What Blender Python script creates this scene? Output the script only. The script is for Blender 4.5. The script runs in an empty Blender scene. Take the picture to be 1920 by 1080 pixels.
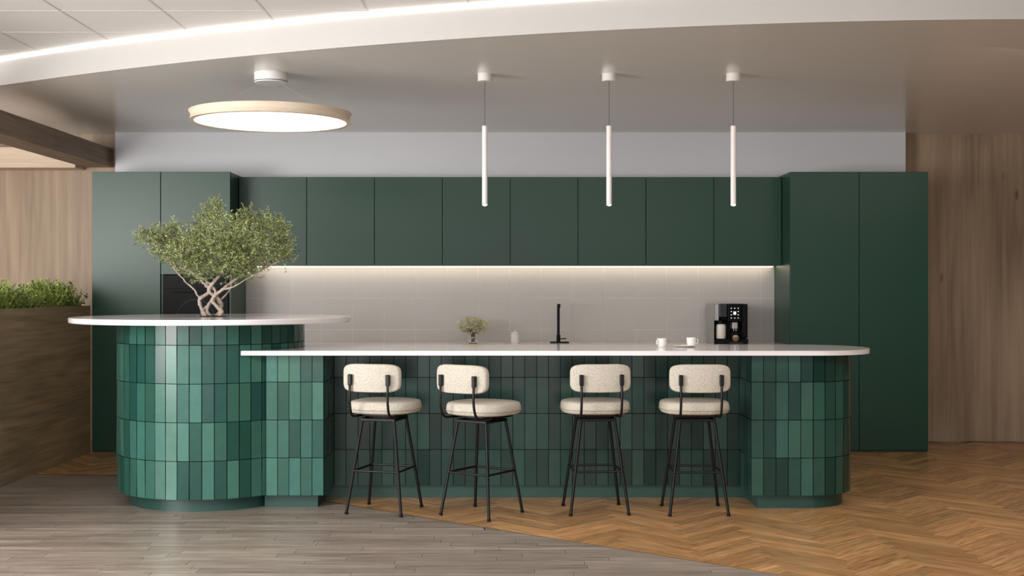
import bpy, bmesh, math, random
from mathutils import Vector, Matrix
random.seed(7)
C = bpy.context.scene.collection
F = 2300.0; H = 1.4
def px(u, D): return (u-960)*D/F
def pz(v, D): return H-(v-540)*D/F
def rgb(r,g,b):
    f=lambda c:(c/255/12.92) if c/255<=0.04045 else ((c/255+0.055)/1.055)**2.4
    return (f(r),f(g),f(b),1)

# ---------------------------------------------------------------- materials
def newmat(name):
    m=bpy.data.materials.new(name); m.use_nodes=True
    nt=m.node_tree; return m,nt,nt.nodes['Principled BSDF']
def N(nt,t,**k):
    n=nt.nodes.new(t)
    for a,b in k.items(): setattr(n,a,b)
    return n
def plain(name,col,rough=.5,metal=0,var=.06,nscale=6,bump=0,bscale=200,coat=0,emis=None,estr=0,spec=None,trans=0,ior=None,attr=None):
    m,nt,p=newmat(name)
    tc=N(nt,'ShaderNodeTexCoord'); no=N(nt,'ShaderNodeTexNoise'); no.inputs['Scale'].default_value=nscale; no.inputs['Detail'].default_value=4
    nt.links.new(tc.outputs['Object'],no.inputs['Vector'])
    hs=N(nt,'ShaderNodeHueSaturation'); hs.inputs['Color'].default_value=col
    mr=N(nt,'ShaderNodeMapRange'); mr.inputs['To Min'].default_value=1-var; mr.inputs['To Max'].default_value=1+var
    mr.inputs['From Min'].default_value=.25; mr.inputs['From Max'].default_value=.75
    nt.links.new(no.outputs['Fac'],mr.inputs['Value']); nt.links.new(mr.outputs['Result'],hs.inputs['Value'])
    nt.links.new(hs.outputs['Color'],p.inputs['Base Color'])
    p.inputs['Roughness'].default_value=rough; p.inputs['Metallic'].default_value=metal
    p.inputs['Coat Weight'].default_value=coat
    if spec is not None: p.inputs['Specular IOR Level'].default_value=spec
    if trans: p.inputs['Transmission Weight'].default_value=trans
    if ior: p.inputs['IOR'].default_value=ior
    if emis: p.inputs['Emission Color'].default_value=emis; p.inputs['Emission Strength'].default_value=estr
    if attr:
        at=N(nt,'ShaderNodeAttribute',attribute_name=attr)
        nt.links.new(at.outputs['Color'],hs.inputs['Color'])
    if bump:
        n2=N(nt,'ShaderNodeTexNoise'); n2.inputs['Scale'].default_value=bscale; n2.inputs['Detail'].default_value=3
        nt.links.new(tc.outputs['Object'],n2.inputs['Vector'])
        b=N(nt,'ShaderNodeBump'); b.inputs['Strength'].default_value=bump; b.inputs['Distance'].default_value=.004
        nt.links.new(n2.outputs['Fac'],b.inputs['Height']); nt.links.new(b.outputs['Normal'],p.inputs['Normal'])
    return m
def wood(name,c1,c2,scale=(1,14,14),coord='Object',rough=.45,attr=None,knots=False,fine=5,joint=None):
    m,nt,p=newmat(name); L=nt.links
    tc=N(nt,'ShaderNodeTexCoord')
    mp=N(nt,'ShaderNodeMapping'); mp.inputs['Scale'].default_value=scale
    L.new(tc.outputs[coord],mp.inputs['Vector'])
    n1=N(nt,'ShaderNodeTexNoise'); n1.inputs['Scale'].default_value=1; n1.inputs['Detail'].default_value=6; n1.inputs['Distortion'].default_value=1.2
    L.new(mp.outputs['Vector'],n1.inputs['Vector'])
    mp2=N(nt,'ShaderNodeMapping'); mp2.inputs['Scale'].default_value=[s*(fine if s>=1.5 else 2) for s in scale]
    L.new(tc.outputs[coord],mp2.inputs['Vector'])
    n2=N(nt,'ShaderNodeTexNoise'); n2.inputs['Scale'].default_value=1; n2.inputs['Detail'].default_value=5; n2.inputs['Distortion'].default_value=.4
    L.new(mp2.outputs['Vector'],n2.inputs['Vector'])
    mx=N(nt,'ShaderNodeMath',operation='MULTIPLY_ADD'); L.new(n2.outputs['Fac'],mx.inputs[0]); mx.inputs[1].default_value=.5
    m2=N(nt,'ShaderNodeMath',operation='MULTIPLY'); L.new(n1.outputs['Fac'],m2.inputs[0]); m2.inputs[1].default_value=.5
    L.new(m2.outputs[0],mx.inputs[2])
    cr=N(nt,'ShaderNodeValToRGB'); cr.color_ramp.elements[0].position=.33; cr.color_ramp.elements[1].position=.66
    cr.color_ramp.elements[0].color=c1; cr.color_ramp.elements[1].color=c2
    L.new(mx.outputs[0],cr.inputs['Fac'])
    out=cr.outputs['Color']
    def mul(a,b):
        q=N(nt,'ShaderNodeMix',data_type='RGBA',blend_type='MULTIPLY'); q.inputs['Factor'].default_value=1
        L.new(a,q.inputs['A']); L.new(b,q.inputs['B']); return q.outputs['Result']
    if attr:
        at=N(nt,'ShaderNodeAttribute',attribute_name=attr); out=mul(out,at.outputs['Color'])
    if knots:
        mp3=N(nt,'ShaderNodeMapping'); mp3.inputs['Scale'].default_value=(2.6,2.6,1.0)
        L.new(tc.outputs[coord],mp3.inputs['Vector'])
        vo=N(nt,'ShaderNodeTexVoronoi'); vo.inputs['Scale'].default_value=1.3
        nd=N(nt,'ShaderNodeMix',data_type='RGBA'); nd.inputs['Factor'].default_value=.03
        L.new(mp3.outputs['Vector'],nd.inputs['A']); L.new(n2.outputs['Color'],nd.inputs['B'])
        L.new(nd.outputs['Result'],vo.inputs['Vector'])
        r=N(nt,'ShaderNodeValToRGB'); r.color_ramp.elements[0].position=.02; r.color_ramp.elements[0].color=(.5,.42,.36,1)
        r.color_ramp.elements[1].position=.08; r.color_ramp.elements[1].color=(1,1,1,1)
        L.new(vo.outputs['Distance'],r.inputs['Fac']); out=mul(out,r.outputs['Color'])
    L.new(out,p.inputs['Base Color']); p.inputs['Roughness'].default_value=rough
    b=N(nt,'ShaderNodeBump'); b.inputs['Strength'].default_value=.12; b.inputs['Distance'].default_value=.003
    L.new(mx.outputs[0],b.inputs['Height']); L.new(b.outputs['Normal'],p.inputs['Normal'])
    return m

M={}
M['green']=plain('cabinet_green',rgb(26,63,49),.36,var=.04,nscale=2,spec=.38)
M['tile']=plain('glazed_tile',rgb(60,120,105),.24,var=.08,nscale=14,attr='tone',spec=.38,bump=.07,bscale=18)
M['grout']=plain('dark_grout',rgb(11,30,26),.95,spec=.05)
M['plinth']=plain('plinth_teal',rgb(34,68,62),.4)
M['stone']=plain('white_stone',rgb(228,223,225),.12,var=.015,nscale=3,coat=.2)
M['white']=plain('white_paint',rgb(222,220,218),.6,var=.01)
M['wallwhite']=plain('cool_white_wall',rgb(208,208,212),.7,var=.01)
M['taupe']=plain('satin_ceiling',rgb(228,224,219),.22,var=.01)
M['raised']=plain('ceiling_panel',rgb(228,226,224),.8,var=.03,nscale=60)
M['grid']=plain('ceiling_grid',rgb(200,198,196),.6)
M['fascia']=plain('fascia_white',rgb(192,189,186),.5,var=.01)
M['led']=plain('led_warm',(1,.8,.55,1),.5,emis=(1,.88,.68,1),estr=4.5)
M['ledw']=plain('led_white',(1,.95,.88,1),.5,emis=(1,.96,.9,1),estr=3.2)
M['diffuser']=plain('lamp_diffuser',(1,.95,.88,1),.5,emis=(1,.95,.88,1),estr=2.4)
M['lampwhite']=plain('lamp_white',rgb(230,226,224),.35,var=.01)
M['hoop']=wood('bent_wood',rgb(206,190,170),rgb(226,211,192),(3,3,60),rough=.5)
M['splash']=plain('splash_tile',rgb(182,177,173),.3,var=.02,nscale=2)
M['splashgrout']=plain('splash_grout',rgb(216,211,207),.8)
M['woodwall']=wood('oak_wall',rgb(124,104,84),rgb(172,149,124),(1.5,1.5,.4),knots=True,rough=.55,fine=11)
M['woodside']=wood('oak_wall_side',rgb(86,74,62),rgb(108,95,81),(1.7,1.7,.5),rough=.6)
M['planter']=wood('planter_wood',rgb(112,96,74),rgb(166,144,114),(4,.8,7),rough=.5,fine=6)
M['beam']=wood('beam_wood',rgb(118,100,84),rgb(156,134,115),(12,.8,12),rough=.6)
M['beaml']=wood('beam_light',rgb(200,178,154),rgb(230,208,184),(.8,12,12),rough=.6)
M['herring']=wood('herringbone_wood',rgb(150,105,64),rgb(220,172,118),(2.2,30,1),'UV',.24,'tone',fine=3)
M['grey']=wood('grey_plank',rgb(110,100,92),rgb(172,159,148),(1.6,26,1),'UV',.32,'tone',fine=3)
M['gap']=plain('floor_gap',rgb(60,46,36),.8)
M['fabric']=plain('boucle_fabric',rgb(194,187,174),.95,var=.24,nscale=130,bump=.8,bscale=180)
M['piping']=plain('seat_piping',rgb(162,154,138),.9)
M['black']=plain('black_metal',rgb(14,14,15),.4,metal=.4)
M['gblack']=plain('gloss_black',rgb(6,6,7),.45,spec=.12)
M['mblack']=plain('matte_black',rgb(12,12,13),.5,spec=.15)
M['dgrey']=plain('dark_grey_plastic',rgb(48,48,50),.3,metal=.5)
M['silver']=plain('silver_plastic',rgb(170,168,166),.28,metal=.7)
M['glass']=plain('clear_glass',(1,1,1,1),.03,trans=1,ior=1.45,var=0)
M['milk']=plain('milk',rgb(232,226,218),.4)
M['coffee']=plain('latte',rgb(176,128,88),.4)
M['icon']=plain('display_icons',(1,1,1,1),.4,emis=(.9,.95,1,1),estr=1.0)
M['ceramic']=plain('white_ceramic',rgb(232,228,224),.2,var=.01)
M['bake']=plain('biscuit',rgb(186,140,90),.8,var=.25,nscale=80)
M['bark']=plain('olive_bark',rgb(168,154,142),.85,var=.3,nscale=40,bump=1,bscale=60)
M['leaf']=plain('olive_leaf',rgb(110,120,80),.5,attr='tone',var=.1)
M['soil']=plain('soil',rgb(38,28,22),.95,var=.4,nscale=90,bump=1,bscale=120)
M['wire']=plain('thin_wire',rgb(190,186,182),.5)
M['cordm']=plain('dark_cord',rgb(50,48,46),.5)
M['brass']=plain('trim_metal',rgb(96,78,60),.35,metal=.8)

# ---------------------------------------------------------------- mesh helpers
def tag(o,label,cat,group=None,kind=None):
    o['label']=label; o['category']=cat
    if group:o['group']=group
    if kind:o['kind']=kind
    return o
def obj(name,bm,mat,parent=None,smooth=False,recalc=True):
    if recalc: bmesh.ops.recalc_face_normals(bm,faces=bm.faces[:])
    me=bpy.data.meshes.new(name); bm.to_mesh(me); bm.free()
    mats=mat if isinstance(mat,(list,tuple)) else [mat]
    for m_ in mats: me.materials.append(m_)
    if smooth:
        for p in me.polygons: p.use_smooth=True
    o=bpy.data.objects.new(name,me); C.objects.link(o)
    if parent: o.parent=parent
    if smooth=='auto':
        me.set_sharp_from_angle(angle=math.radians(35))
    return o
def struct(name,bm,mat,smooth=False,recalc=True):
    o=obj(name,bm,mat,None,smooth,recalc); o['kind']='structure'; return o
def thing(name,label,cat,loc=(0,0,0),rz=0,group=None):
    o=bpy.data.objects.new(name,None); C.objects.link(o); o.location=loc; o.rotation_euler=(0,0,rz); o.empty_display_size=.1
    return tag(o,label,cat,group)
def dup(root,loc=None,rz=None,label=None):
    r=root.copy(); C.objects.link(r)
    if loc is not None:r.location=loc
    if rz is not None:r.rotation_euler=(0,0,rz)
    if label:r['label']=label
    for ch in list(root.children):
        c=ch.copy(); C.objects.link(c); c.parent=r
        for g in list(ch.children):
            d=g.copy(); C.objects.link(d); d.parent=c
    return r
def box(bm,x0,x1,y0,y1,z0,z1,bev=0,seg=1):
    m=Matrix.Translation(((x0+x1)/2,(y0+y1)/2,(z0+z1)/2))@Matrix.Diagonal((abs(x1-x0),abs(y1-y0),abs(z1-z0),1))
    g=bmesh.ops.create_cube(bm,size=1,matrix=m)
    if bev:
        es=list({e for v in g['verts'] for e in v.link_edges})
        bmesh.ops.bevel(bm,geom=es,offset=bev,segments=seg,affect='EDGES',profile=.5)
    return bm
def B(*a,**k): return box(bmesh.new(),*a,**k)
def tube(bm,pts,r,seg=10,cap=True):
    pts=[Vector(p) for p in pts]; n=len(pts)
    rs=r if isinstance(r,(list,tuple)) else [r]*n
    T=[]
    for i in range(n):
        a=pts[max(i-1,0)]; b=pts[min(i+1,n-1)]; T.append((b-a).normalized())
    ref=Vector((0,0,1)) if abs(T[0].z)<.9 else Vector((1,0,0))
    u=T[0].cross(ref).normalized(); rings=[]
    for i in range(n):
        if i: 
            u=(u-T[i]*u.dot(T[i]))
            u.normalize()
        v=T[i].cross(u)
        rings.append([bm.verts.new(pts[i]+(u*math.cos(2*math.pi*k/seg)+v*math.sin(2*math.pi*k/seg))*rs[i]) for k in range(seg)])
    for i in range(n-1):
        for k in range(seg):
            bm.faces.new((rings[i][k],rings[i][(k+1)%seg],rings[i+1][(k+1)%seg],rings[i+1][k]))
    if cap:
        bm.faces.new(rings[0]); bm.faces.new(rings[-1])
    return bm
def fillet(pts,rad,n=5):
    pts=[Vector(p) for p in pts]; out=[pts[0]]
    for i in range(1,len(pts)-1):
        p=pts[i]; a=(pts[i-1]-p); b=(pts[i+1]-p); r=min(rad,a.length*.49,b.length*.49)
        A=p+a.normalized()*r; Bp=p+b.normalized()*r
        for k in range(n+1):
            t=k/n; out.append(A*(1-t)**2+p*2*t*(1-t)+Bp*t*t)
    out.append(pts[-1]); return out
def lathe(bm,prof,seg=48,c=(0,0),closed=False):
    rings=[]
    for r,z in prof:
        if r<1e-6: rings.append([bm.verts.new((c[0],c[1],z))])
        else: rings.append([bm.verts.new((c[0]+r*math.cos(2*math.pi*k/seg),c[1]+r*math.sin(2*math.pi*k/seg),z)) for k in range(seg)])
    m=len(rings)
    for i in range(m if closed else m-1):
        a=rings[i]; b=rings[(i+1)%m]
        for k in range(seg):
            k2=(k+1)%seg
            if len(a)==1 and len(b)==1: continue
            if len(a)==1: bm.faces.new((a[0],b[k],b[k2]))
            elif len(b)==1: bm.faces.new((a[k],a[k2],b[0]))
            else: bm.faces.new((a[k],a[k2],b[k2],b[k]))
    return bm
def prism(bm,poly,z0,z1,bev=0):
    a=[bm.verts.new((x,y,z0)) for x,y in poly]; b=[bm.verts.new((x,y,z1)) for x,y in poly]
    n=len(poly); f0=bm.faces.new(a[::-1]); f1=bm.faces.new(b)
    for i in range(n): bm.faces.new((a[i],a[(i+1)%n],b[(i+1)%n],b[i]))
    if bev:
        es=list(f0.edges)+list(f1.edges)
        bmesh.ops.bevel(bm,geom=es,offset=bev,segments=2,affect='EDGES',profile=.5)
    return bm
def sup(t,n):
    c,s=math.cos(t),math.sin(t)
    return math.copysign(abs(c)**(2/n),c),math.copysign(abs(s)**(2/n),s)
def pydata(name,vs,fs,mat,cols=None,parent=None):
    me=bpy.data.meshes.new(name); me.from_pydata(vs,[],fs); me.materials.append(mat)
    if cols:
        a=me.color_attributes.new('tone','FLOAT_COLOR','CORNER')
        flat=[]
        for p in me.polygons:
            c=cols[p.index]
            for _ in range(p.loop_total): flat+=c
        a.data.foreach_set('color',flat)
    o=bpy.data.objects.new(name,me); C.objects.link(o)
    if parent:o.parent=parent
    return o

# ---------------------------------------------------------------- room
XL,XR,YB,YF=-6.5,6.5,11.2,-2.0
ZC,ZR=2.805,3.0
def floor():
    bm=bmesh.new(); uv=bm.loops.layers.uv.new('UVMap'); cl=bm.loops.layers.float_color.new('tone')
    box(bm,XL,XR,YF,YB,-.06,-.002)
    for f in bm.faces: f.material_index=2
    def quad(P,U,mi,tone):
        f=bm.faces.new([bm.verts.new((p[0],p[1],p[2])) for p in P]); f.material_index=mi
        for l,u in zip(f.loops,U): l[uv].uv=u; l[cl]=tone
    W,Ln,g=.085,.51,.0010
    k=int(round(Ln/W)); rt=math.radians(45); ca,sa=math.cos(rt),math.sin(rt)
    def put(x,y,w,h,hor):
        cx,cy=x+w/2,y+h/2
        X=cx*ca-cy*sa+1; Y=cx*sa+cy*ca+7.5
        if not(XL+.3<X<XR-.3 and 4.2<Y<YB+.15): return
        if Y< 8.9-(X+2.0)*.78-1.2 and X<3 : return
        P=[];q=[(x+g,y+g),(x+w-g,y+g),(x+w-g,y+h-g),(x+g,y+h-g)]
        for a,b in q: 
            yy=a*sa+b*ca+7.5
            P.append((a*ca-b*sa+1,min(yy,YB),0))
        o=random.random()*50; o2=random.random()*20
        U=[((a-x)+o,(b-y)+o2) if hor else ((b-y)+o,(a-x)+o2) for a,b in q]
        t=random.uniform(.66,1.1); w_=random.uniform(-.03,.03)
        quad(P,U,0,(t+w_,t,t-w_,1))
    for i in range(-110,110):
        for j in range(-16,16):
            x=(i+2*k*j)*W; y=i*W
            put(x,y,Ln,W,True); put(x-W,y,W,Ln,False)
    def xb(y):
        pts=[(9.2,-3.2),(9.1,-2.75),(8.8,-2.25),(8.4,-1.68),(7.95,-1.106),(7.45,-.518),(6.925,.12),(6.505,.66),(6.075,1.18),(5.0,2.5),(0,8.7)]
        if y>9.2: return None
        for (a,b),(c,d) in zip(pts,pts[1:]):
            if c<=y<=a: return b+(a-y)/(a-c)*(d-b)
        return 6
    y=9.19; Wg=.088
    while y>3.2:
        y1,y0=y,y-Wg
        x=XL+random.uniform(-1,0)
        while x<min(xb(y0),XR):
            l=random.uniform(.4,1.1); xe=x+l
            a0,a1=min(xe,xb(y0)),min(xe,xb(y1))
            if a1>x+.02 or a0>x+.02:
                a1=max(a1,x+.001)
                o=random.random()*50;o2=random.random()*20
                P=[(x+g,y0+g,.0012),(a0-g,y0+g,.0012),(a1-g,y1-g,.0012),(x+g,y1-g,.0012)]
                U=[(p[0]-x+o,p[1]-y0+o2) for p in P]
                t=random.uniform(.74,1.06)
                quad(P,U,1,(t*1.01,t,t*.98,1))
            x=xe
        y-=Wg
    ys=[9.2,9.1,8.95,8.8,8.6,8.4,8.2,7.95,7.45,6.925,6.505,6.075,5.0,3.2]
    for a,b in zip(ys,ys[1:]):
        quad([(XL,b,.0006),(xb(b),b,.0006),(xb(a),a,.0006),(XL,a,.0006)],[(0,0)]*4,2,(1,1,1,1))
    struct('floor',bm,[M['herring'],M['grey'],M['gap']],recalc=False)
    bm=bmesh.new()
    pts=[(XL,9.2,.001)]+[(xb(v),v,.001) for v in ys]
    tube(bm,pts,.003,6)
    struct('trim_1',bm,M['brass'])
floor()

struct('wall_back',B(XL,XR,YB,YB+.1,-.06,3.1),M['woodwall'])
bm=bmesh.new()
for x in (px(1803,YB),-5.0): box(bm,x-.0008,x+.0008,YB-.001,YB+.001,0,ZC)
struct('trim_2',bm,M['beam'])
struct('wall_left',B(XL-.1,XL,YF,YB,-.06,3.1),M['white'])
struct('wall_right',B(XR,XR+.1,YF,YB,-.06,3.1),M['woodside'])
X0,X1=px(216,11.07),px(1698,11.07)
struct('wall_kitchen',B(X0,X1,11.07,YB-.001,0,ZC),M['wallwhite'])
def cy_(x): return 6.42+.052*(x-2.81)**2 if x<2.81 else 6.42
xs=[XL+i*(XR-XL)/90 for i in range(91)]
bm=bmesh.new()
prism(bm,[(x,cy_(x)) for x in xs]+[(XR,YB),(XL,YB)],ZC,ZC+.02)
struct('ceiling',bm,M['taupe'])
bm=bmesh.new()
for a,b in zip(xs,xs[1:]):
    v=[bm.verts.new(p) for p in ((a,cy_(a)-.012,ZC-.0005),(b,cy_(b)-.012,ZC-.0005),(b,cy_(b)-.012,2.972),(a,cy_(a)-.012,2.972),
        (a,cy_(a)+.005,ZC-.0005),(b,cy_(b)+.005,ZC-.0005),(b,cy_(b)+.005,2.972),(a,cy_(a)+.005,2.972))]
    bm.faces.new((v[0],v[1],v[2],v[3])); bm.faces.new((v[0],v[4],v[5],v[1])); bm.faces.new((v[3],v[2],v[6],v[7]))
bmesh.ops.remove_doubles(bm,verts=bm.verts[:],dist=1e-5)
struct('ceiling_fascia',bm,M['fascia'])
struct('ceiling_raised',B(XL,XR,YF,YB,ZR,ZR+.08),M['raised'])
bm=bmesh.new()
x=-2.606-.59*6
while x<XR:
    box(bm,x-.006,x+.006,YF,YB-.01,ZR-.002,ZR+.001); x+=.59
y=7.67+.59*3
while y>YF:
    if y<YB-.05: box(bm,XL,XR,y-.006,y+.006,ZR-.0025,ZR+.001)
    y-=.59
struct('ceiling_grid',bm,M['grid'])
bm=bmesh.new()
for a,b in zip(xs,xs[1:]):
    v=[bm.verts.new(p) for p in ((a,cy_(a)-.02,2.974),(b,cy_(b)-.02,2.974),(b,cy_(b)-.02,2.990),(a,cy_(a)-.02,2.990))]
    bm.faces.new(v)
    v=[bm.verts.new(p) for p in ((a,cy_(a)-.02,2.974),(b,cy_(b)-.02,2.974),(b,cy_(b)+.004,2.974),(a,cy_(a)+.004,2.974))]
    bm.faces.new(v)
bmesh.ops.remove_doubles(bm,verts=bm.verts[:],dist=1e-5)
tag(obj('light_strip',bm,M['ledw']),'long curved glowing light strip along the edge of the raised white ceiling','light strip')
bm=B(-3.90,-3.64,3.0,YB-.002,2.50,2.67,bev=.004)
tag(obj('ceiling_beam',bm,M['beam']),'dark brown timber beam running from the front to the back wall at upper left','beam')
bm=B(XL+.01,-3.902,10.96,YB-.002,2.475,2.66,bev=.004)
tag(obj('ceiling_beam',bm,M['beaml']),'pale timber cross beam against the back wall behind the dark beam','beam')

bm=bmesh.new(); P=.283
xa,xb_=-2.399,2.367
box(bm,xa,xb_,11.0632,11.0695,.915,1.60)
for f in bm.faces:f.material_index=1
xj=-2.286-P
zj=[.915,1.0255,1.3086,1.5917,1.60]
while xj<xb_:
    a,b=max(xj,xa)+.002,min(xj+P,xb_)-.002
    if b-a>.01:
        for z0,z1 in zip(zj,zj[1:]):
            if z1-z0<.02: continue
            box(bm,a,b,11.0615,11.0631,z0+.002,z1-.002,bev=.0004)
    xj+=P
for f in bm.faces:
    if f.calc_center_median().y<11.0631 : f.material_index=0
struct('wall_splashback',bm,[M['splash'],M['splashgrout']])

# ---------------------------------------------------------------- tall cabinets
G=.0025
def tall(name,x0,x1,label,group,split=None):
    w=x1-x0
    t=thing(name,label,'cabinet',(x0+w/2,10.45,0),0,group)
    bm=bmesh.new()
    if split is None:
        box(bm,-w/2+.001,w/2-.001,.021,.618,0,2.388)
        obj('body',bm,M['green'],t)
        obj('door',B(-w/2+G,w/2-G,0,.02,.02,2.39,bev=.0015),M['green'],t)
    else:
        a,b=split
        box(bm,-w/2+.001,w/2-.001,.021,.618,0,a-.004)
        box(bm,-w/2+.001,w/2-.001,.021,.618,b+.004,2.388)
        box(bm,-w/2+.001,-w/2+.016,.021,.618,a-.004,b+.004); box(bm,w/2-.016,w/2-.001,.021,.618,a-.004,b+.004)
        box(bm,-w/2+.016,w/2-.016,.600,.618,a-.004,b+.004)
        obj('body',bm,M['green'],t)
        obj('door',B(-w/2+G,w/2-G,0,.02,b+.003,2.39,bev=.0015),M['green'],t)
        obj('door',B(-w/2+G,w/2-G,0,.02,.02,a-.003,bev=.0015),M['green'],t)
    return t
gt='tall dark green cabinets flanking the wall cabinets'
tall('tall_cabinet',-3.580,-2.994,'tall dark green cabinet at the far left beside the planter',gt)
tall('tall_cabinet',-2.994,-2.399,'tall dark green cabinet holding the black oven, behind the tree',gt,(.92,1.513))
tall('tall_cabinet',2.367,2.958,'tall dark green cabinet right of the coffee machine and splashback',gt)
tall('tall_cabinet',2.958,3.548,'tall dark green cabinet at the far right beside the bare wood wall',gt)
ov=thing('built_in_oven','black glass built-in oven in the tall cabinet behind the tree','oven',(-2.6965,10.45,.921),0)
obj('body',B(-.275,.275,.022,.55,0,.588),M['mblack'],ov)
obj('oven_door',B(-.279,.279,.0,.021,.0,.475,bev=.0005),M['gblack'],ov)
obj('control_panel',B(-.279,.279,.0,.021,.4765,.588,bev=.0005),M['gblack'],ov)
bm=bmesh.new(); box(bm,-.20,.20,-.022,-.014,.440,.452,bev=.002); box(bm,-.19,-.178,-.015,-.0005,.440,.452); box(bm,.178,.19,-.015,-.0005,.440,.452)
obj('handle',bm,M['mblack'],ov)
bm=bmesh.new(); 
tube(bm,[(.0+.16*math.cos(a),-.0005,.22+.16*math.sin(a)) for a in [i*math.pi/24 for i in range(49)]],.0015,5,cap=False)
obj('window_ring',bm,M['dgrey'],ov)
ux0,ux1=-2.397,2.365; uw=(ux1-ux0)/8
ul=['green wall cabinet directly above right side of the tree, next to the left tall cabinets','second green wall cabinet from the left tall cabinets',
'third green wall cabinet from the left tall cabinets','green wall cabinet behind the leftmost thin pendant lamp',
'green wall cabinet between the left and middle thin pendants','green wall cabinet behind the middle thin pendant lamp',
'green wall cabinet between the middle and right thin pendants','green wall cabinet behind the right thin pendant, above the coffee machine']
for i in range(8):
    xc=ux0+uw*(i+.5)
    if i==0:
        u0=t=thing('wall_cabinet',ul[0],'cabinet',(xc,10.76,1.601),0,'row of green wall cabinets')
        obj('body',B(-uw/2+.0005,uw/2-.0005,.021,.296,0,.770),M['green'],t)
        obj('door',B(-uw/2+G,uw/2-G,0,.02,-.004,.772,bev=.0015),M['green'],t)
    else: dup(u0,(xc,10.76,1.601),None,ul[i])
t=thing('light_strip','warm glowing light strip under the green wall cabinets','light strip',(0,11.035,1.5995),0)
obj('diffuser',B(ux0+.02,ux1-.02,-.008,.012,-.012,-.004),M['led'],t)
obj('housing',B(ux0+.02,ux1-.02,-.012,.016,-.004,0.001),M['silver'],t)
t=thing('base_cabinet','low green base cabinet run along the tiled splashback, behind the island','cabinet',(0,10.5,0),0)
obj('body',B(-2.396,2.364,.022,.555,0,.884),M['green'],t)
for i in range(8):
    a=ux0+uw*i
    obj('door',B(a+G,a+uw-G,0,.021,.08,.882,bev=.0015),M['green'],t)
tag(obj('back_worktop',B(-2.397,2.365,10.46,11.056,.885,.915,bev=.002),M['stone']),'white back worktop under the splashback carrying the tap and coffee machine','worktop')

# ---------------------------------------------------------------- islands
DC=(-2.004,8.2)
def arc(c,r,a0,a1,n): return [(c[0]+r*math.cos(a0+(a1-a0)*i/n),c[1]+r*math.sin(a0+(a1-a0)*i/n)) for i in range(n+1)]
def drumcut(r,yf,yb,n=24):
    return arc(DC,r,math.asin((yb-DC[1])/r),math.asin((yf-DC[1])/r),n)
def clad(bm,path,z0,z1,tw=.079,th=.24,dep=.009,dark=1.0):  # dark: shade painted into the tile colour of this stretch
    cl=bm.loops.layers.float_color.get('tone') or bm.loops.layers.float_color.new('tone')
    P=[Vector((p[0],p[1],0)) for p in path]
    S=[0]
    for a,b in zip(P,P[1:]): S.append(S[-1]+(b-a).length)
    def smp(s):
        s=max(0,min(s,S[-1]))
        for i in range(len(P)-1):
            if s<=S[i+1]+1e-9:
                t=(s-S[i])/max(S[i+1]-S[i],1e-9); return P[i].lerp(P[i+1],t)
        return P[-1]
    n=max(1,round(S[-1]/tw)); w=S[-1]/n; g=.0024
    for k in range(n):
        a=smp(k*w+g/2); b=smp((k+1)*w-g/2); d=(b-a).normalized(); nn=Vector((d.y,-d.x,0))
        z=z0
        while z<z1-.01:
            zt=min(z+th,z1); c0,c1=z+g/2,zt-g/2; ch=.0008
            base=[a+Vector((0,0,c0)),b+Vector((0,0,c0)),b+Vector((0,0,c1)),a+Vector((0,0,c1))]
            dd=dep+random.uniform(-.0006,.0006); tx,tz=random.uniform(-.0010,.0010),random.uniform(-.0013,.0013)
            top=[a+d*ch+nn*(dd-tx-tz)+Vector((0,0,c0+ch)),b-d*ch+nn*(dd+tx-tz)+Vector((0,0,c0+ch)),b-d*ch+nn*(dd+tx+tz)+Vector((0,0,c1-ch)),a+d*ch+nn*(dd-tx+tz)+Vector((0,0,c1-ch))]
            vb=[bm.verts.new(v) for v in base]
            vm=[bm.verts.new(v+nn*(dd-.003)) for v in base]; vt=[bm.verts.new(v) for v in top]
            fs=[bm.faces.new(vt)]; side=[]
            for i in range(4):
                side.append(bm.faces.new((vb[i],vb[(i+1)%4],vm[(i+1)%4],vm[i]))); side.append(bm.faces.new((vm[i],vm[(i+1)%4],vt[(i+1)%4],vt[i])))
            q=random.random()**1.25
            lo,hi=(.010,.055,.044),(.052,.155,.122)
            h=random.uniform(-.06,.06)
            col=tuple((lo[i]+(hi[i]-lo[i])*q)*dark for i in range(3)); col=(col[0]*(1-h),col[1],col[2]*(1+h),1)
            for f in fs:
                for l in f.loops: l[cl]=col
            for f in side:
                f.material_index=1
                for l in f.loops: l[cl]=(col[0]*.3,col[1]*.3,col[2]*.3,1)
            z=zt
ZT=1.175; ZL=.977
t=thing('round_island_base','tall round island base clad in glossy teal green vertical tiles, under the tree','kitchen island',(DC[0],DC[1],0),0)
bm=bmesh.new(); lathe(bm,[(0,.085),(.599,.085),(.599,ZT),(0.122,ZT),(.122,ZT-.15),(0,ZT-.15)],96); obj('body',bm,M['grout'],t,'auto')
bm=bmesh.new(); clad(bm,arc((0,0),.5995,math.pi*.5+.01,math.pi*2.5+.01,300),.085,ZT-.001,tw=.076); obj('tile_cladding',bm,[M['tile'],M['grout']],t,recalc=False)
bm=bmesh.new(); lathe(bm,[(0,0),(.53,0),(.53,.0845),(0,.0845)],96); obj('plinth',bm,M['plinth'],t,'auto')
RD=.912; ht=.112
bm=bmesh.new(); lathe(bm,[(ht,ZT),(RD-.005,ZT),(RD,ZT+.005),(RD,ZT+.029),(RD-.005,ZT+.034),(ht,ZT+.034)],160,closed=True)
o=obj('round_worktop',bm,M['stone'],None,'auto'); o.location=(DC[0]+.004,DC[1],0); tag(o,'large round white worktop around the tree, higher of the two island tops','worktop')
RC=(1.883,8.095)
YFb=7.775
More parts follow.
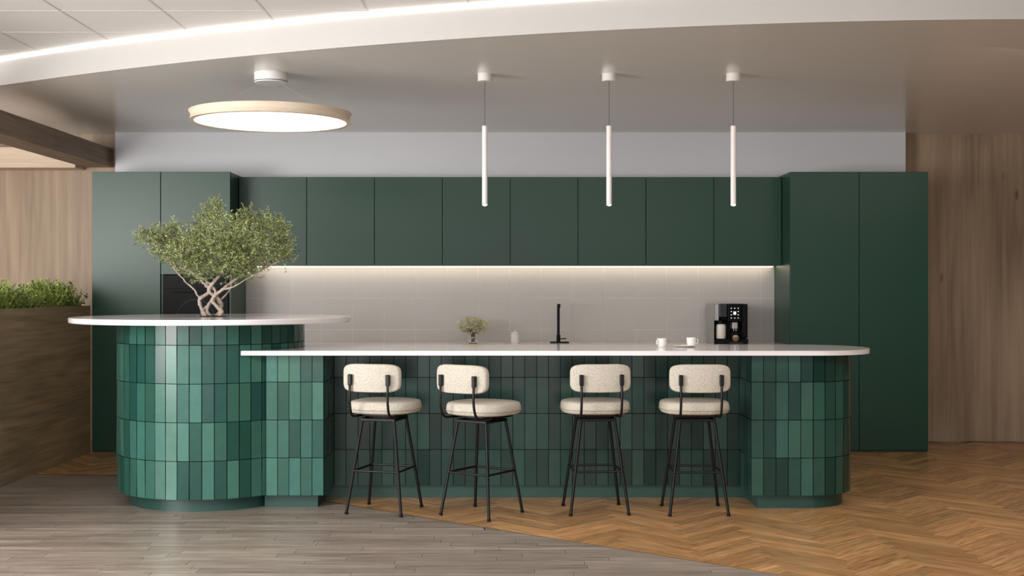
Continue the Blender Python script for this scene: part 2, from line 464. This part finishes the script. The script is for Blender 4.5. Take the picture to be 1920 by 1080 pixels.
t=thing('long_island_base','long low island base clad in green vertical tiles, with painted-in shade behind the stools','kitchen island',(0,0,0),0)
core=drumcut(.621,YFb,8.425)+[(-1.193,YFb),(-1.193,8.17),(1.52,8.17),(1.52,7.765)]+arc(RC,.33,-math.pi/2,math.pi/2,28)
bm=bmesh.new(); prism(bm,core,.085,ZL); obj('body',bm,M['grout'],t)
bm=bmesh.new(); e=.0005
f0=drumcut(.621,YFb,8.425)[-1]
f1=drumcut(.621,YFb,8.425)[0]
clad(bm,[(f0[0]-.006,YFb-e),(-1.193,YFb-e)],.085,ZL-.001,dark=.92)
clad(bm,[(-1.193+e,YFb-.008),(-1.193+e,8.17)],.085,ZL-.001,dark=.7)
clad(bm,[(-1.183,8.17-e),(1.511,8.17-e)],.085,ZL-.001,dark=.42)  # recess under the worktop: blocked light painted into the tiles as darker colour
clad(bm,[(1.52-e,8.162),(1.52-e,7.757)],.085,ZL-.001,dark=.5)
clad(bm,[(1.512,7.765-e)]+arc(RC,.33+e,-math.pi/2,math.pi/2,40)+[(f1[0]+.01,8.425+e)],.085,ZL-.001,dark=.6)  # rounded right end: weaker light there painted in as darker tiles
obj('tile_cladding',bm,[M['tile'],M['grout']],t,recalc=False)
pl=drumcut(.56,7.835,8.37)+[(-1.24,7.835),(-1.24,8.2),(1.56,8.2),(1.56,7.805)]+arc(RC,.285,-math.pi/2,math.pi/2,24)
bm=bmesh.new(); prism(bm,pl,0,.0845); obj('plinth',bm,M['plinth'],t)
SC=(1.908,8.11); SR=.44
slab=drumcut(.6135,SC[1]-SR,SC[1]+SR,30)+arc(SC,SR,-math.pi/2,math.pi/2,60)
bm=bmesh.new(); prism(bm,slab,ZL,ZL+.030,bev=.003)
tag(obj('long_worktop',bm,M['stone']),'long white worktop with rounded right end above the bar stools','worktop')
ZS=ZL+.030

# ---------------------------------------------------------------- bar stools
def make_stool(label,loc,rz):
    t=thing('bar_stool',label,'bar stool',loc,rz,'cream bar stools along the island')
    def cushion(w,d,z0,z1,cy=0,n=2.9,seg=56):
        bm=bmesh.new(); rings=[]
        h=z1-z0
        prof=[(.88,z0),(.96,z0+.005),(.99,z0+h*.22),(1,z0+h*.45),(.998,z0+h*.62),(.98,z1-h*.17),(.945,z1-h*.06),(.87,z1),(.6,z1+.003),(.3,z1+.004)]
        for s,z in prof: 
            rings.append([bm.verts.new((sup(2*math.pi*k/seg,n)[0]*w/2*s,cy+sup(2*math.pi*k/seg,n)[1]*d/2*s,z)) for k in range(seg)])
        for a,b in zip(rings,rings[1:]):
            for k in range(seg): bm.faces.new((a[k],a[(k+1)%seg],b[(k+1)%seg],b[k]))
        bm.faces.new(rings[0]); bm.faces.new(rings[-1]); return bm
    s=obj('seat',cushion(.43,.42,.619,.695,.02,n=2.7),M['fabric'],t,True)
    bm=bmesh.new(); tube(bm,[(sup(2*math.pi*k/56,2.7)[0]*.216,.02+sup(2*math.pi*k/56,2.7)[1]*.211,.645) for k in range(57)],.0028,6,cap=False)
    obj('piping',bm,M['piping'],s,True)
    bm=bmesh.new(); seg=60; rings=[]
    for sc,yy in [(.90,-.021),(.965,-.0185),(.992,-.012),(1,0),(.992,.012),(.965,.0185),(.90,.021)]:
        r=[]
        for k in range(seg):
            a,b=sup(2*math.pi*k/seg,5.0); inset=(1-sc)*.12
            x=a*(.187-inset); z=.848+b*(.087-inset)
            r.append(bm.verts.new((x,-.237+yy+x*x*1.1,z)))
        rings.append(r)
    for a,b in zip(rings,rings[1:]):
        for k in range(seg): bm.faces.new((a[k],a[(k+1)%seg],b[(k+1)%seg],b[k]))
    for rr in (rings[0],rings[-1]):
        half=seg//2
        top=[rr[k] for k in range(0,half+1)]; bot=[rr[(seg-k)%seg] for k in range(0,half+1)]
        for k in range(half):
            q=[top[k],top[k+1],bot[k+1],bot[k]]; u=[]
            for v in q:
                if v not in u:u.append(v)
            if len(u)>=3: bm.faces.new(u)
    br=obj('backrest',bm,M['fabric'],t,'auto')
    for sx in(-1,1):
        bm=bmesh.new()
        tube(bm,fillet([(sx*.085,0,.606),(sx*.122,-.10,.606),(sx*.124,-.235,.612),(sx*.124,-.262,.70),(sx*.124,-.256,.868)],.05,6),.0078,10)
        sp=obj('back_support',bm,M['black'],t,True)
        obj('bracket',B(sx*.124-.0125,sx*.124+.0125,-.268,-.241,.805,.872,bev=.004),M['black'],sp)
    bm=B(-.135,.135,-.10,.14,.598,.6185,bev=.004); obj('seat_plate',bm,M['black'],t)
    bm=bmesh.new(); box(bm,-.115,.115,-.115,-.095,.572,.590,bev=.003); box(bm,-.115,.115,.095,.115,.572,.590,bev=.003)
    box(bm,-.115,-.095,-.095,.095,.572,.590,bev=.003); box(bm,.095,.115,-.095,.095,.572,.590,bev=.003); box(bm,-.095,.095,-.03,.03,.575,.599,bev=.003)
    obj('leg_frame',bm,M['black'],t)
    for sx in(-1,1):
        for sy in(-1,1):
            bm=bmesh.new(); tube(bm,[(sx*.104,sy*.104,.588),(sx*.18,sy*.18,.012)],.0095,10)
            lg=obj('leg',bm,M['black'],t,'auto')
            bm=bmesh.new(); tube(bm,[(sx*.1795,sy*.1795,.014),(sx*.1815,sy*.1815,.0)],.0115,10); obj('foot_cap',bm,M['mblack'],lg,'auto')
    q=.104+.076*(.588-.265)/.576
    for a,b in (((-q,-q),(q,-q)),((q,-q),(q,q)),((q,q),(-q,q)),((-q,q),(-q,-q))):
        bm=bmesh.new(); tube(bm,[(a[0],a[1],.265),(b[0],b[1],.265)],.007,10); obj('footrest_bar',bm,M['black'],t,'auto')
    return t
R=math.radians
s0=make_stool('leftmost cream bar stool, nearest the round tiled island',(-.801,7.71,.0015),R(-16))
dup(s0,(-.187,7.60,.0015),R(-34),'cream bar stool turned most, second from the round tiled island')
dup(s0,(.524,7.72,.0),R(5),'cream bar stool under the middle thin pendant lamp')
dup(s0,(1.145,7.70,.0),R(1),'rightmost cream bar stool, next to the rounded tiled end of the island')

# ---------------------------------------------------------------- lamps
D=8.02; cx=px(508,D)
t=thing('ring_pendant','large round glowing pendant lamp with pale wooden hoop above the tree','pendant lamp',(cx,D,ZC),0)
bm=bmesh.new(); lathe(bm,[(0,0),(.108,0),(.108,-.06),(.104,-.066),(0,-.066)],64); cn=obj('ceiling_canopy',bm,M['lampwhite'],t,'auto')
bm=bmesh.new(); lathe(bm,[(.1085,-.055),(.1092,-.055),(.1092,-.059),(.1085,-.059)],64,closed=True); obj('canopy_ring',bm,M['black'],cn)
za,zb=2.482-ZC,2.545-ZC; Rr=.524
bm=bmesh.new(); lathe(bm,[(Rr,za),(Rr-.009,za+.012),(Rr-.015,za+.030),(Rr-.009,zb-.014),(Rr,zb),(Rr-.014,zb),(Rr-.034,za+.030),(Rr-.034,za)],128,closed=True)
obj('wooden_hoop',bm,M['hoop'],t,'auto')
bm=bmesh.new(); lathe(bm,[(0,za+.005),(Rr-.0345,za+.005)],128); obj('diffuser',bm,M['diffuser'],t,recalc=True)
bm=bmesh.new(); lathe(bm,[(0,za+.012),(Rr-.035,za+.012),(Rr-.035,za+.028),(0,za+.028)],128); obj('back_plate',bm,M['lampwhite'],t,'auto')
for a in (95,215,335):
    a=R(a); bm=bmesh.new(); tube(bm,[(.06*math.cos(a),.06*math.sin(a),-.066),((Rr-.05)*math.cos(a),(Rr-.05)*math.sin(a),za+.028)],.0006,5); obj('suspension_wire',bm,M['wire'],t)
D=8.05
lab=['leftmost thin white tube pendant lamp over the long worktop','middle thin white tube pendant lamp over the long worktop','rightmost thin white tube pendant lamp over the long worktop']
p0=None
for i,u in enumerate((909,1142,1375)):
    loc=(px(u,D),D,ZC)
    if p0 is None:
        p0=t=thing('tube_pendant',lab[0],'pendant lamp',loc,0,'thin tube pendants over the long worktop')
        bm=bmesh.new(); lathe(bm,[(0,0),(.047,0),(.047,-.047),(.044,-.05),(0,-.05)],40); obj('ceiling_canopy',bm,M['lampwhite'],t,'auto')
        bm=bmesh.new(); tube(bm,[(0,0,-.05),(0,0,-.341)],.0018,6); obj('cord',bm,M['cordm'],t)
        bm=bmesh.new(); lathe(bm,[(0,-.341),(.0165,-.341),(.018,-.343),(.018,-.859),(.0145,-.859),(.0145,-.85),(0,-.85)],32); obj('tube_shade',bm,M['lampwhite'],t,'auto')
        bm=bmesh.new(); lathe(bm,[(0,-.8505),(.0142,-.8505),(.0142,-.862),(0,-.868)],24); obj('bulb',bm,plain('bulb',(1,.9,.75,1),emis=(1,.92,.8,1),estr=20),t)
    else: dup(p0,loc,None,lab[i])

# ---------------------------------------------------------------- olive tree
TX,TY,TZ=px(397,8.2),8.2,ZT
def TP(u,v,dy=0): return Vector(((u-397)*8.2/F,dy,pz(v,8.2)-TZ))
t=thing('olive_tree','small olive tree with twisted pale trunk growing from the round worktop','tree',(TX,TY,TZ),0)
bm=bmesh.new()
blobs=[(304,454,38,28,.0),(290,448,26,20,-.12),(335,466,36,28,.1),(352,480,34,28,-.1),(378,446,42,34,.05),(398,420,32,28,-.03),(402,400,14,24,0),(430,456,50,38,.15),(440,436,44,32,-.14),
 (455,472,46,34,.02),(480,426,32,28,.08),(512,438,30,28,-.04),(526,462,26,26,.06),(507,482,38,24,-.08),(400,494,42,28,-.12),(425,507,40,24,.0),(450,514,30,18,.1),(462,412,16,18,0),(350,500,28,20,.05),(325,440,18,20,-.05),(335,486,32,24,.12),(518,430,14,22,.1),
 (370,468,44,34,-.15),(415,468,48,34,-.2),(475,460,40,30,-.15),(380,512,32,18,-.08),(530,484,22,14,0),(470,502,32,18,-.1),(315,476,28,20,-.08),(355,492,30,20,.15),(440,495,40,26,-.18)]
def stem(pts,r0,r1):
    n=len(pts)
    P=[Vector(p) for p in pts]
    sm=[P[0]]
    for i in range(n-1):
        a=P[max(i-1,0)];b=P[i];c=P[i+1];d=P[min(i+2,n-1)]
        for k in range(1,7):
            s=k/6; sm.append(.5*((2*b)+(c-a)*s+(2*a-5*b+4*c-d)*s*s+(3*b-a-3*c+d)*s**3))
    m=len(sm); tube(bm,[q+Vector((random.uniform(-.003,.003),)*3) for q in sm],[(r0+(r1-r0)*(i/(m-1)))*random.uniform(.78,1.25) for i in range(m)],8)
stems=[
 ([TP(391,600),TP(380,580,-.02),TP(376,562,-.03),TP(393,546,0),TP(380,530,.02),TP(360,512,.03)],.015,.008),
 ([TP(400,600,.02),TP(412,583,.03),TP(411,564,.01),TP(394,545,-.02),TP(406,525,-.03),TP(424,505,-.02)],.0165,.009),
 ([TP(405,600,-.02),TP(417,585,-.03),TP(401,562,-.04),TP(419,543,-.03),TP(436,528,0),TP(458,512,.02)],.0145,.008),
 ([TP(395,600,-.02),TP(378,586,.03),TP(395,566,.04),TP(404,550,.03),TP(387,530,0),TP(398,500,-.04)],.013,.007),
 ([TP(398,600,.0),TP(391,576,-.03),TP(405,546,-.01),TP(380,520,-.05),TP(342,502,-.06)],.011,.006),
 ([TP(411,564,.01),TP(422,552,.03),TP(432,536,.03),TP(430,512,.04)],.007,.004),
 ([TP(377,562,-.03),TP(370,548,-.04),TP(352,530,-.03),TP(332,510,0)],.007,.004),
 ([TP(417,543,-.03),TP(440,538,-.05),TP(470,520,-.04),TP(495,505,-.03)],.007,.003),
]
ends=[]
for s,a,b in stems: stem(s,a,b); ends.append(s[-1])
rnd=random.Random(3)
for (u,v,rx,rz,dy) in blobs:
    tgt=TP(u,v,dy); e=min(ends,key=lambda q:(q-tgt).length+abs(q.x-tgt.x))
    mid=e.lerp(tgt,.5)+Vector((rnd.uniform(-.03,.03),rnd.uniform(-.03,.03),rnd.uniform(-.02,.03)))
    stem([e,mid,tgt],.0055,.002)
    for k in range(6):
        d=Vector((rnd.gauss(0,1)*rx,rnd.gauss(0,1)*rx,abs(rnd.gauss(0,1))*rz)).normalized()
        b0=mid.lerp(tgt,rnd.uniform(.3,1)); tube(bm,[b0,b0+d*.05+Vector((0,0,.01)),b0+d*.10],[.0022,.0016,.0009],5)
obj('trunk',bm,M['bark'],t,True)
vs=[];fs=[];cols=[]
def leaf(p,d,n,l,w,col):
    s=d.cross(n)
    if s.length<1e-4: return
    s.normalize(); i=len(vs)
    vs.extend([tuple(p),tuple(p+d*l*.5+s*w),tuple(p+d*l),tuple(p+d*l*.5-s*w)]); fs.append((i,i+1,i+2,i+3)); cols.append(col)
def rv(): 
    v=Vector((rnd.gauss(0,1),rnd.gauss(0,1),rnd.gauss(0,1))); return v.normalized()
k_=8.2/F
for (u,v,rx,rz,dy) in blobs:
    c=TP(u,v,dy); nt_=int(32+rx*rz/1600*135)
    for q in range(nt_):
        d=rv(); r=rnd.random()**.42
        if rnd.random()<.12: r*=1.3
        p=c+Vector((d.x*rx*k_*r*.88,d.y*rx*k_*r*.88,d.z*rz*k_*r*.88))
        g=(d*.5+Vector((0,0,.65))+rv()*.5).normalized(); ln=rnd.uniform(.03,.08)
        shade=rnd.uniform(.5,1.4)
        for j in range(int(ln/.0052)):
            pp=p+g*(j*.0052); ld=(g*.7+rv()*.8).normalized()
            b=shade*rnd.uniform(.75,1.25)
            base=rnd.choice([(.18,.22,.065),(.25,.285,.10),(.35,.375,.18),(.13,.165,.05)])
            leaf(pp,ld,rv(),rnd.uniform(.014,.022),rnd.uniform(.0028,.0040),[base[0]*b,base[1]*b,base[2]*b,1])
pydata('foliage',vs,fs,M['leaf'],cols,t)
bm=bmesh.new(); lathe(bm,[(0,-.10),(.099,-.10),(.099,.018),(.09,.034),(.05,.040),(0,.042)],40)
o=obj('soil',bm,M['soil'],None,True); o.location=(DC[0]+.004,DC[1],ZT); 
for vtx in o.data.vertices:
    if vtx.co.z>.02: vtx.co.z+=random.uniform(-.004,.004)
tag(o,'dark soil filling the round opening at the foot of the tree','soil',kind='stuff')

# ---------------------------------------------------------------- planter
t=thing('wooden_planter','large brown wood planter box along the left edge','planter',(-3.86,8.6,0),0)
bm=bmesh.new(); a,b=-.26,.27; y0,y1=-2.2,1.848
box(bm,b-.03,b,y0,y1,0,1.25,bev=.002); box(bm,a,a+.03,y0,y1,0,1.25,bev=.002); box(bm,a+.03,b-.03,y0,y0+.03,0,1.25); box(bm,a+.03,b-.03,y1-.03,y1,0,1.25)
obj('box',bm,M['planter'],t)
tag(obj('soil',B(-3.86+a+.031,-3.86+b-.031,8.6+y0+.031,8.6+y1-.031,.02,1.20),M['soil']),'dark soil inside the wooden planter','soil',kind='stuff')
vs=[];fs=[];cols=[]
rnd=random.Random(5)
for k in range(2400):
    bx,by=rnd.uniform(-4.06,-3.66),rnd.uniform(6.7,10.38)
    clump=math.sin(by*5+bx*3)
    hh=rnd.uniform(.07,.18)*(1+.35*clump); kind=rnd.random()
    hue=rnd.choice([(.20,.29,.05),(.30,.39,.08),(.12,.19,.04),(.40,.47,.12)])
    if math.sin(by*7.3)>.1 and kind<.5:
        for j in range(8):
            d=Vector((rnd.gauss(0,.4),rnd.gauss(0,.4),1)).normalized()
            b=rnd.uniform(.6,1.3); leaf(Vector((bx+rnd.gauss(0,.01),by+rnd.gauss(0,.01),1.201)),d,rv(),hh*rnd.uniform(.7,1.35)+.04,.0022,[hue[0]*b,hue[1]*b,hue[2]*b,1])
    else:
        d=Vector((rnd.gauss(0,.22),rnd.gauss(0,.22),1)).normalized(); p=Vector((bx,by,1.201))
        leaf(p,d,rv(),hh+.04,.0018,[.10,.14,.03,1])
        lw=rnd.choice([.003,.005,.009])
        for j in range(20):
            b=rnd.uniform(.6,1.3); leaf(p+d*(.03+(hh+.01)*rnd.random()),(d*.7+rv()).normalized(),rv(),rnd.uniform(.02,.038),lw*rnd.uniform(.8,1.2),[hue[0]*b,hue[1]*b,hue[2]*b,1])
o=pydata('planter_greenery',vs,fs,M['leaf'],cols); tag(o,'bushy green grasses and herbs filling the wooden planter','plants',kind='stuff')

# ---------------------------------------------------------------- back counter objects
ZB=.915
t=thing('kitchen_tap','matte black upright kitchen tap against the tiled splashback','tap',(px(1047,10.86),10.86,ZB),0)
bm=bmesh.new(); box(bm,-.075,.095,-.028,.028,0,.010,bev=.003); obj('base_plate',bm,M['mblack'],t)
bm=bmesh.new(); box(bm,-.0115,.0115,-.0115,.0115,.0101,.345,bev=.002); box(bm,-.0105,.0105,-.20,-.0117,.324,.345,bev=.002); box(bm,-.009,.009,-.198,-.180,.312,.3238,bev=.001); obj('spout',bm,M['mblack'],t)
bm=bmesh.new(); lathe(bm,[(.0165,.0101),(.0175,.0101),(.0175,.07),(.0165,.071)],24,closed=True); obj('valve_body',bm,M['mblack'],t,'auto')
bm=bmesh.new(); tube(bm,[(.0178,0,.035),(.07,0,.038)],.005,10); obj('lever',bm,M['mblack'],t,'auto')
t=thing('flower_vase','small glass vase of dried yellow sprigs on the back worktop','vase',(px(887,10.75),10.75,ZB),0)
bm=bmesh.new(); lathe(bm,[(0,0),(.034,0),(.045,.02),(.050,.045),(.040,.075),(.030,.085),(.033,.095),(.030,.095),(.027,.085),(.037,.073),(.046,.045),(.041,.022),(.031,.004),(0,.004)],32); obj('glass_bowl',bm,M['glass'],t,True)
bm=bmesh.new(); vs=[];fs=[];cols=[]
rnd=random.Random(9)
for q in range(230):
    d=Vector((rnd.gauss(0,1),rnd.gauss(0,.7),rnd.gauss(0,1))).normalized(); rr=rnd.random()**.42
    st=Vector((d.x*.02,d.y*.02,.085)); en=Vector((d.x*.150*rr,d.y*.11*rr,.160+d.z*.078*rr))
    tube(bm,[Vector((rnd.uniform(-.015,.015),rnd.uniform(-.015,.015),.012)),st,en],.0006,4)
    for j in range(13):
        b=rnd.uniform(.8,1.2); c=rnd.choice([(.76,.71,.46),(.60,.58,.32),(.85,.81,.62)])
        leaf(en+rv()*rnd.uniform(.0,.014),rv(),rv(),.010,.0038,[c[0]*b,c[1]*b,c[2]*b,1])
obj('stems',bm,plain('stem_green',rgb(150,146,104),.7),t); o=pydata('sprigs',vs,fs,M['leaf'],cols,t); o['kind']='stuff'
t=thing('ceramic_canister','small white ceramic canister between the vase and the tap','canister',(px(966,10.8),10.8,ZB),0)
bm=bmesh.new(); lathe(bm,[(0,0),(.036,0),(.039,.004),(.039,.082),(.036,.084),(0,.084)],32); obj('body',bm,M['ceramic'],t,'auto')
bm=bmesh.new(); lathe(bm,[(0,.0845),(.037,.0845),(.037,.096),(.01,.098),(.009,.106),(0,.108)],32); obj('lid',bm,M['ceramic'],t,'auto')
cw=.305; cxx=px(1370.5,10.62)
t=thing('coffee_machine','black and silver bean-to-cup coffee machine on the back worktop','coffee machine',(cxx,10.6,ZB),0)
x0,x1=-cw/2,cw/2
bm=bmesh.new(); box(bm,x0+.01,x1,.14,.40,0,.345,bev=.008,seg=2); box(bm,x0+.01,x1,.03,.141,.0,.045,bev=.005); obj('body',bm,M['mblack'],t)
obj('side_panel',B(x0,x0+.009,.03,.40,.0,.35,bev=.002),M['silver'],t)
bm=bmesh.new(); box(bm,x0+.0095,x0+.055,.05,.139,.20,.348,bev=.006,seg=2); obj('upper_front',bm,M['silver'],t)
bm=bmesh.new(); box(bm,x0+.056,x0+.126,.05,.139,.23,.348,bev=.006,seg=2); obj('bean_hopper_front',bm,M['dgrey'],t)
bm=bmesh.new(); box(bm,x0+.127,x0+.250,.035,.139,.19,.348,bev=.006,seg=2); dp=obj('display_panel',bm,M['gblack'],t)
for i in range(3):
    for j in range(4):
        if (i,j) in((1,1),(1,2)): continue
        X_=x0+.158+i*.030; Z_=.225+j*.028; obj('display_icon',B(X_-.004,X_+.004,.0335,.0345,Z_-.003,Z_+.003),M['icon'],dp)
obj('screen',B(x0+.177,x0+.200,.0335,.0345,.254,.280),M['icon'],dp)
bm=bmesh.new(); box(bm,x0+.251,x1-.001,.05,.139,.05,.346,bev=.006); obj('right_column',bm,M['mblack'],t)
bm=bmesh.new(); box(bm,x0+.165,x0+.212,.015,.138,.13,.189,bev=.006,seg=2); tube(bm,[(x0+.178,.03,.13),(x0+.178,.03,.115)],.005,8); tube(bm,[(x0+.199,.03,.13),(x0+.199,.03,.115)],.005,8); obj('coffee_spout',bm,M['silver'],t)
bm=bmesh.new(); box(bm,x0+.13,x0+.25,-.04,.029,0,.018,bev=.004); 
for i in range(7): box(bm,x0+.138+i*.015,x0+.146+i*.015,-.035,.026,.018,.020)
obj('drip_tray',bm,M['dgrey'],t)
bm=bmesh.new(); lathe(bm,[(0,.046),(.038,.046),(.042,.06),(.042,.15),(.036,.17),(0,.17)],28,(x0+.075,.075)); cf=obj('milk_carafe',bm,M['milk'],t,'auto')
bm=bmesh.new(); lathe(bm,[(0,.1705),(.036,.1705),(.034,.20),(0,.205)],28,(x0+.075,.075)); tube(bm,[(x0+.075,.07,.20),(x0+.075,.055,.222),(x0+.13,.03,.215)],.008,8); obj('carafe_lid',bm,M['gblack'],cf,'auto')
t=thing('latte_glass','small glass of layered milky coffee under the coffee machine spout','glass',(cxx+x0+.188,10.6-.008,ZB+.0205),0)
bm=bmesh.new(); lathe(bm,[(0,0),(.024,0),(.032,.03),(.034,.078),(.0325,.078),(.0305,.031),(.022,.003),(0,.003)],28); obj('glass_wall',bm,M['glass'],t,True)
bm=bmesh.new(); lathe(bm,[(0,.0035),(.0215,.0035),(.030,.031),(.0305,.044),(0,.044)],24); obj('coffee',bm,M['coffee'],t,'auto')
bm=bmesh.new(); lathe(bm,[(0,.0445),(.0306,.0445),(.032,.074),(0,.078)],24); obj('milk_foam',bm,M['milk'],t,'auto')

def cup(loc,rz,label):
    t=thing('coffee_cup',label,'cup',loc,rz,'white coffee cups on the long worktop')
    bm=bmesh.new(); lathe(bm,[(0,0),(.022,0),(.026,.003),(.030,.02),(.0315,.056),(.029,.056),(.0275,.022),(.022,.005),(0,.005)],32); obj('bowl',bm,M['ceramic'],t,'auto')
    bm=bmesh.new(); tube(bm,fillet([(.029,0,.045),(.047,0,.045),(.047,0,.018),(.028,0,.015)],.012,4),.0035,8); obj('handle',bm,M['ceramic'],t,True)
    bm=bmesh.new(); lathe(bm,[(0,.040),(.0279,.040),(.0279,.042),(0,.042)],24); obj('coffee',bm,M['coffee'],t,'auto')
    return t
yC=8.2
c0=cup((px(1241,yC),yC,ZS),R(215),'white coffee cup standing alone left of the small plate')
pc=(px(1285,yC),yC,ZS)
bm=bmesh.new(); lathe(bm,[(0,0),(.045,0),(.06,.003),(.082,.011),(.082,.013),(.058,.006),(0,.005)],48); o=obj('small_plate',bm,M['ceramic'],None,'auto'); o.location=pc; tag(o,'small round white plate on the long worktop','plate')
dup(c0,(px(1296,yC),yC,ZS+.0055),R(10),'white coffee cup standing on the small plate')
bm=bmesh.new(); lathe(bm,[(0,0),(.018,0),(.021,.004),(.019,.010),(0,.013)],20); o=obj('biscuit',bm,M['bake'],None,True); o.location=(px(1271,yC),yC-.005,ZS+.0055); tag(o,'small round brown biscuit on the plate beside the cup','biscuit')

# ---------------------------------------------------------------- lights
def area(name,loc,target,sx,sy,e,col=(1,1,1)):
    l=bpy.data.lights.new(name,'AREA'); l.shape='RECTANGLE'; l.size=sx; l.size_y=sy; l.energy=e; l.color=col
    o=bpy.data.objects.new(name,l); C.objects.link(o); o.location=loc
    o.rotation_euler=(Vector(target)-Vector(loc)).to_track_quat('-Z','Y').to_euler(); return o
area('side_window_light',(-5.6,3.9,1.6),(-1.2,9.0,1.2),3.0,2.2,405,(1,.985,.965))
area('front_fill_light',(-2,-1.6,1.0),(-1,8,2.5),8,1.8,110,(1,.99,.98))  # added fill behind the camera, brightens the room; no window there
area('room_fill_light',(-.6,4.3,2.96),(-.6,4.9,0),7,2.0,250,(1,.98,.95))  # added overhead fill out of view, no fixture behind it
area('floor_light',(3.8,7.4,2.78),(3.6,7.9,0),2.0,.6,32,(1,.93,.84))
area('cabinet_light',(0,11.0,1.583),(0,10.99,0),4.6,.03,3,(1,.88,.70))
for u in (909,1142,1375):
    l=bpy.data.lights.new('pendant_spot','SPOT'); l.energy=5; l.spot_size=R(95); l.spot_blend=.6; l.color=(1,.9,.78); l.shadow_soft_size=.014
    o=bpy.data.objects.new('pendant_spot',l); C.objects.link(o); o.location=(px(u,8.05),8.05,ZC-.875)
w=bpy.data.worlds.new('world'); bpy.context.scene.world=w; w.use_nodes=True
w.node_tree.nodes['Background'].inputs[0].default_value=(1,.985,.965,1); w.node_tree.nodes['Background'].inputs[1].default_value=.95
cam=bpy.data.cameras.new('camera'); cam.sensor_width=36; cam.lens=F/1920*36
co=bpy.data.objects.new('camera',cam); C.objects.link(co); co.location=(0,0,H); co.rotation_euler=(math.pi/2,0,0)
bpy.context.scene.camera=co
bpy.context.scene.view_settings.view_transform='Standard'
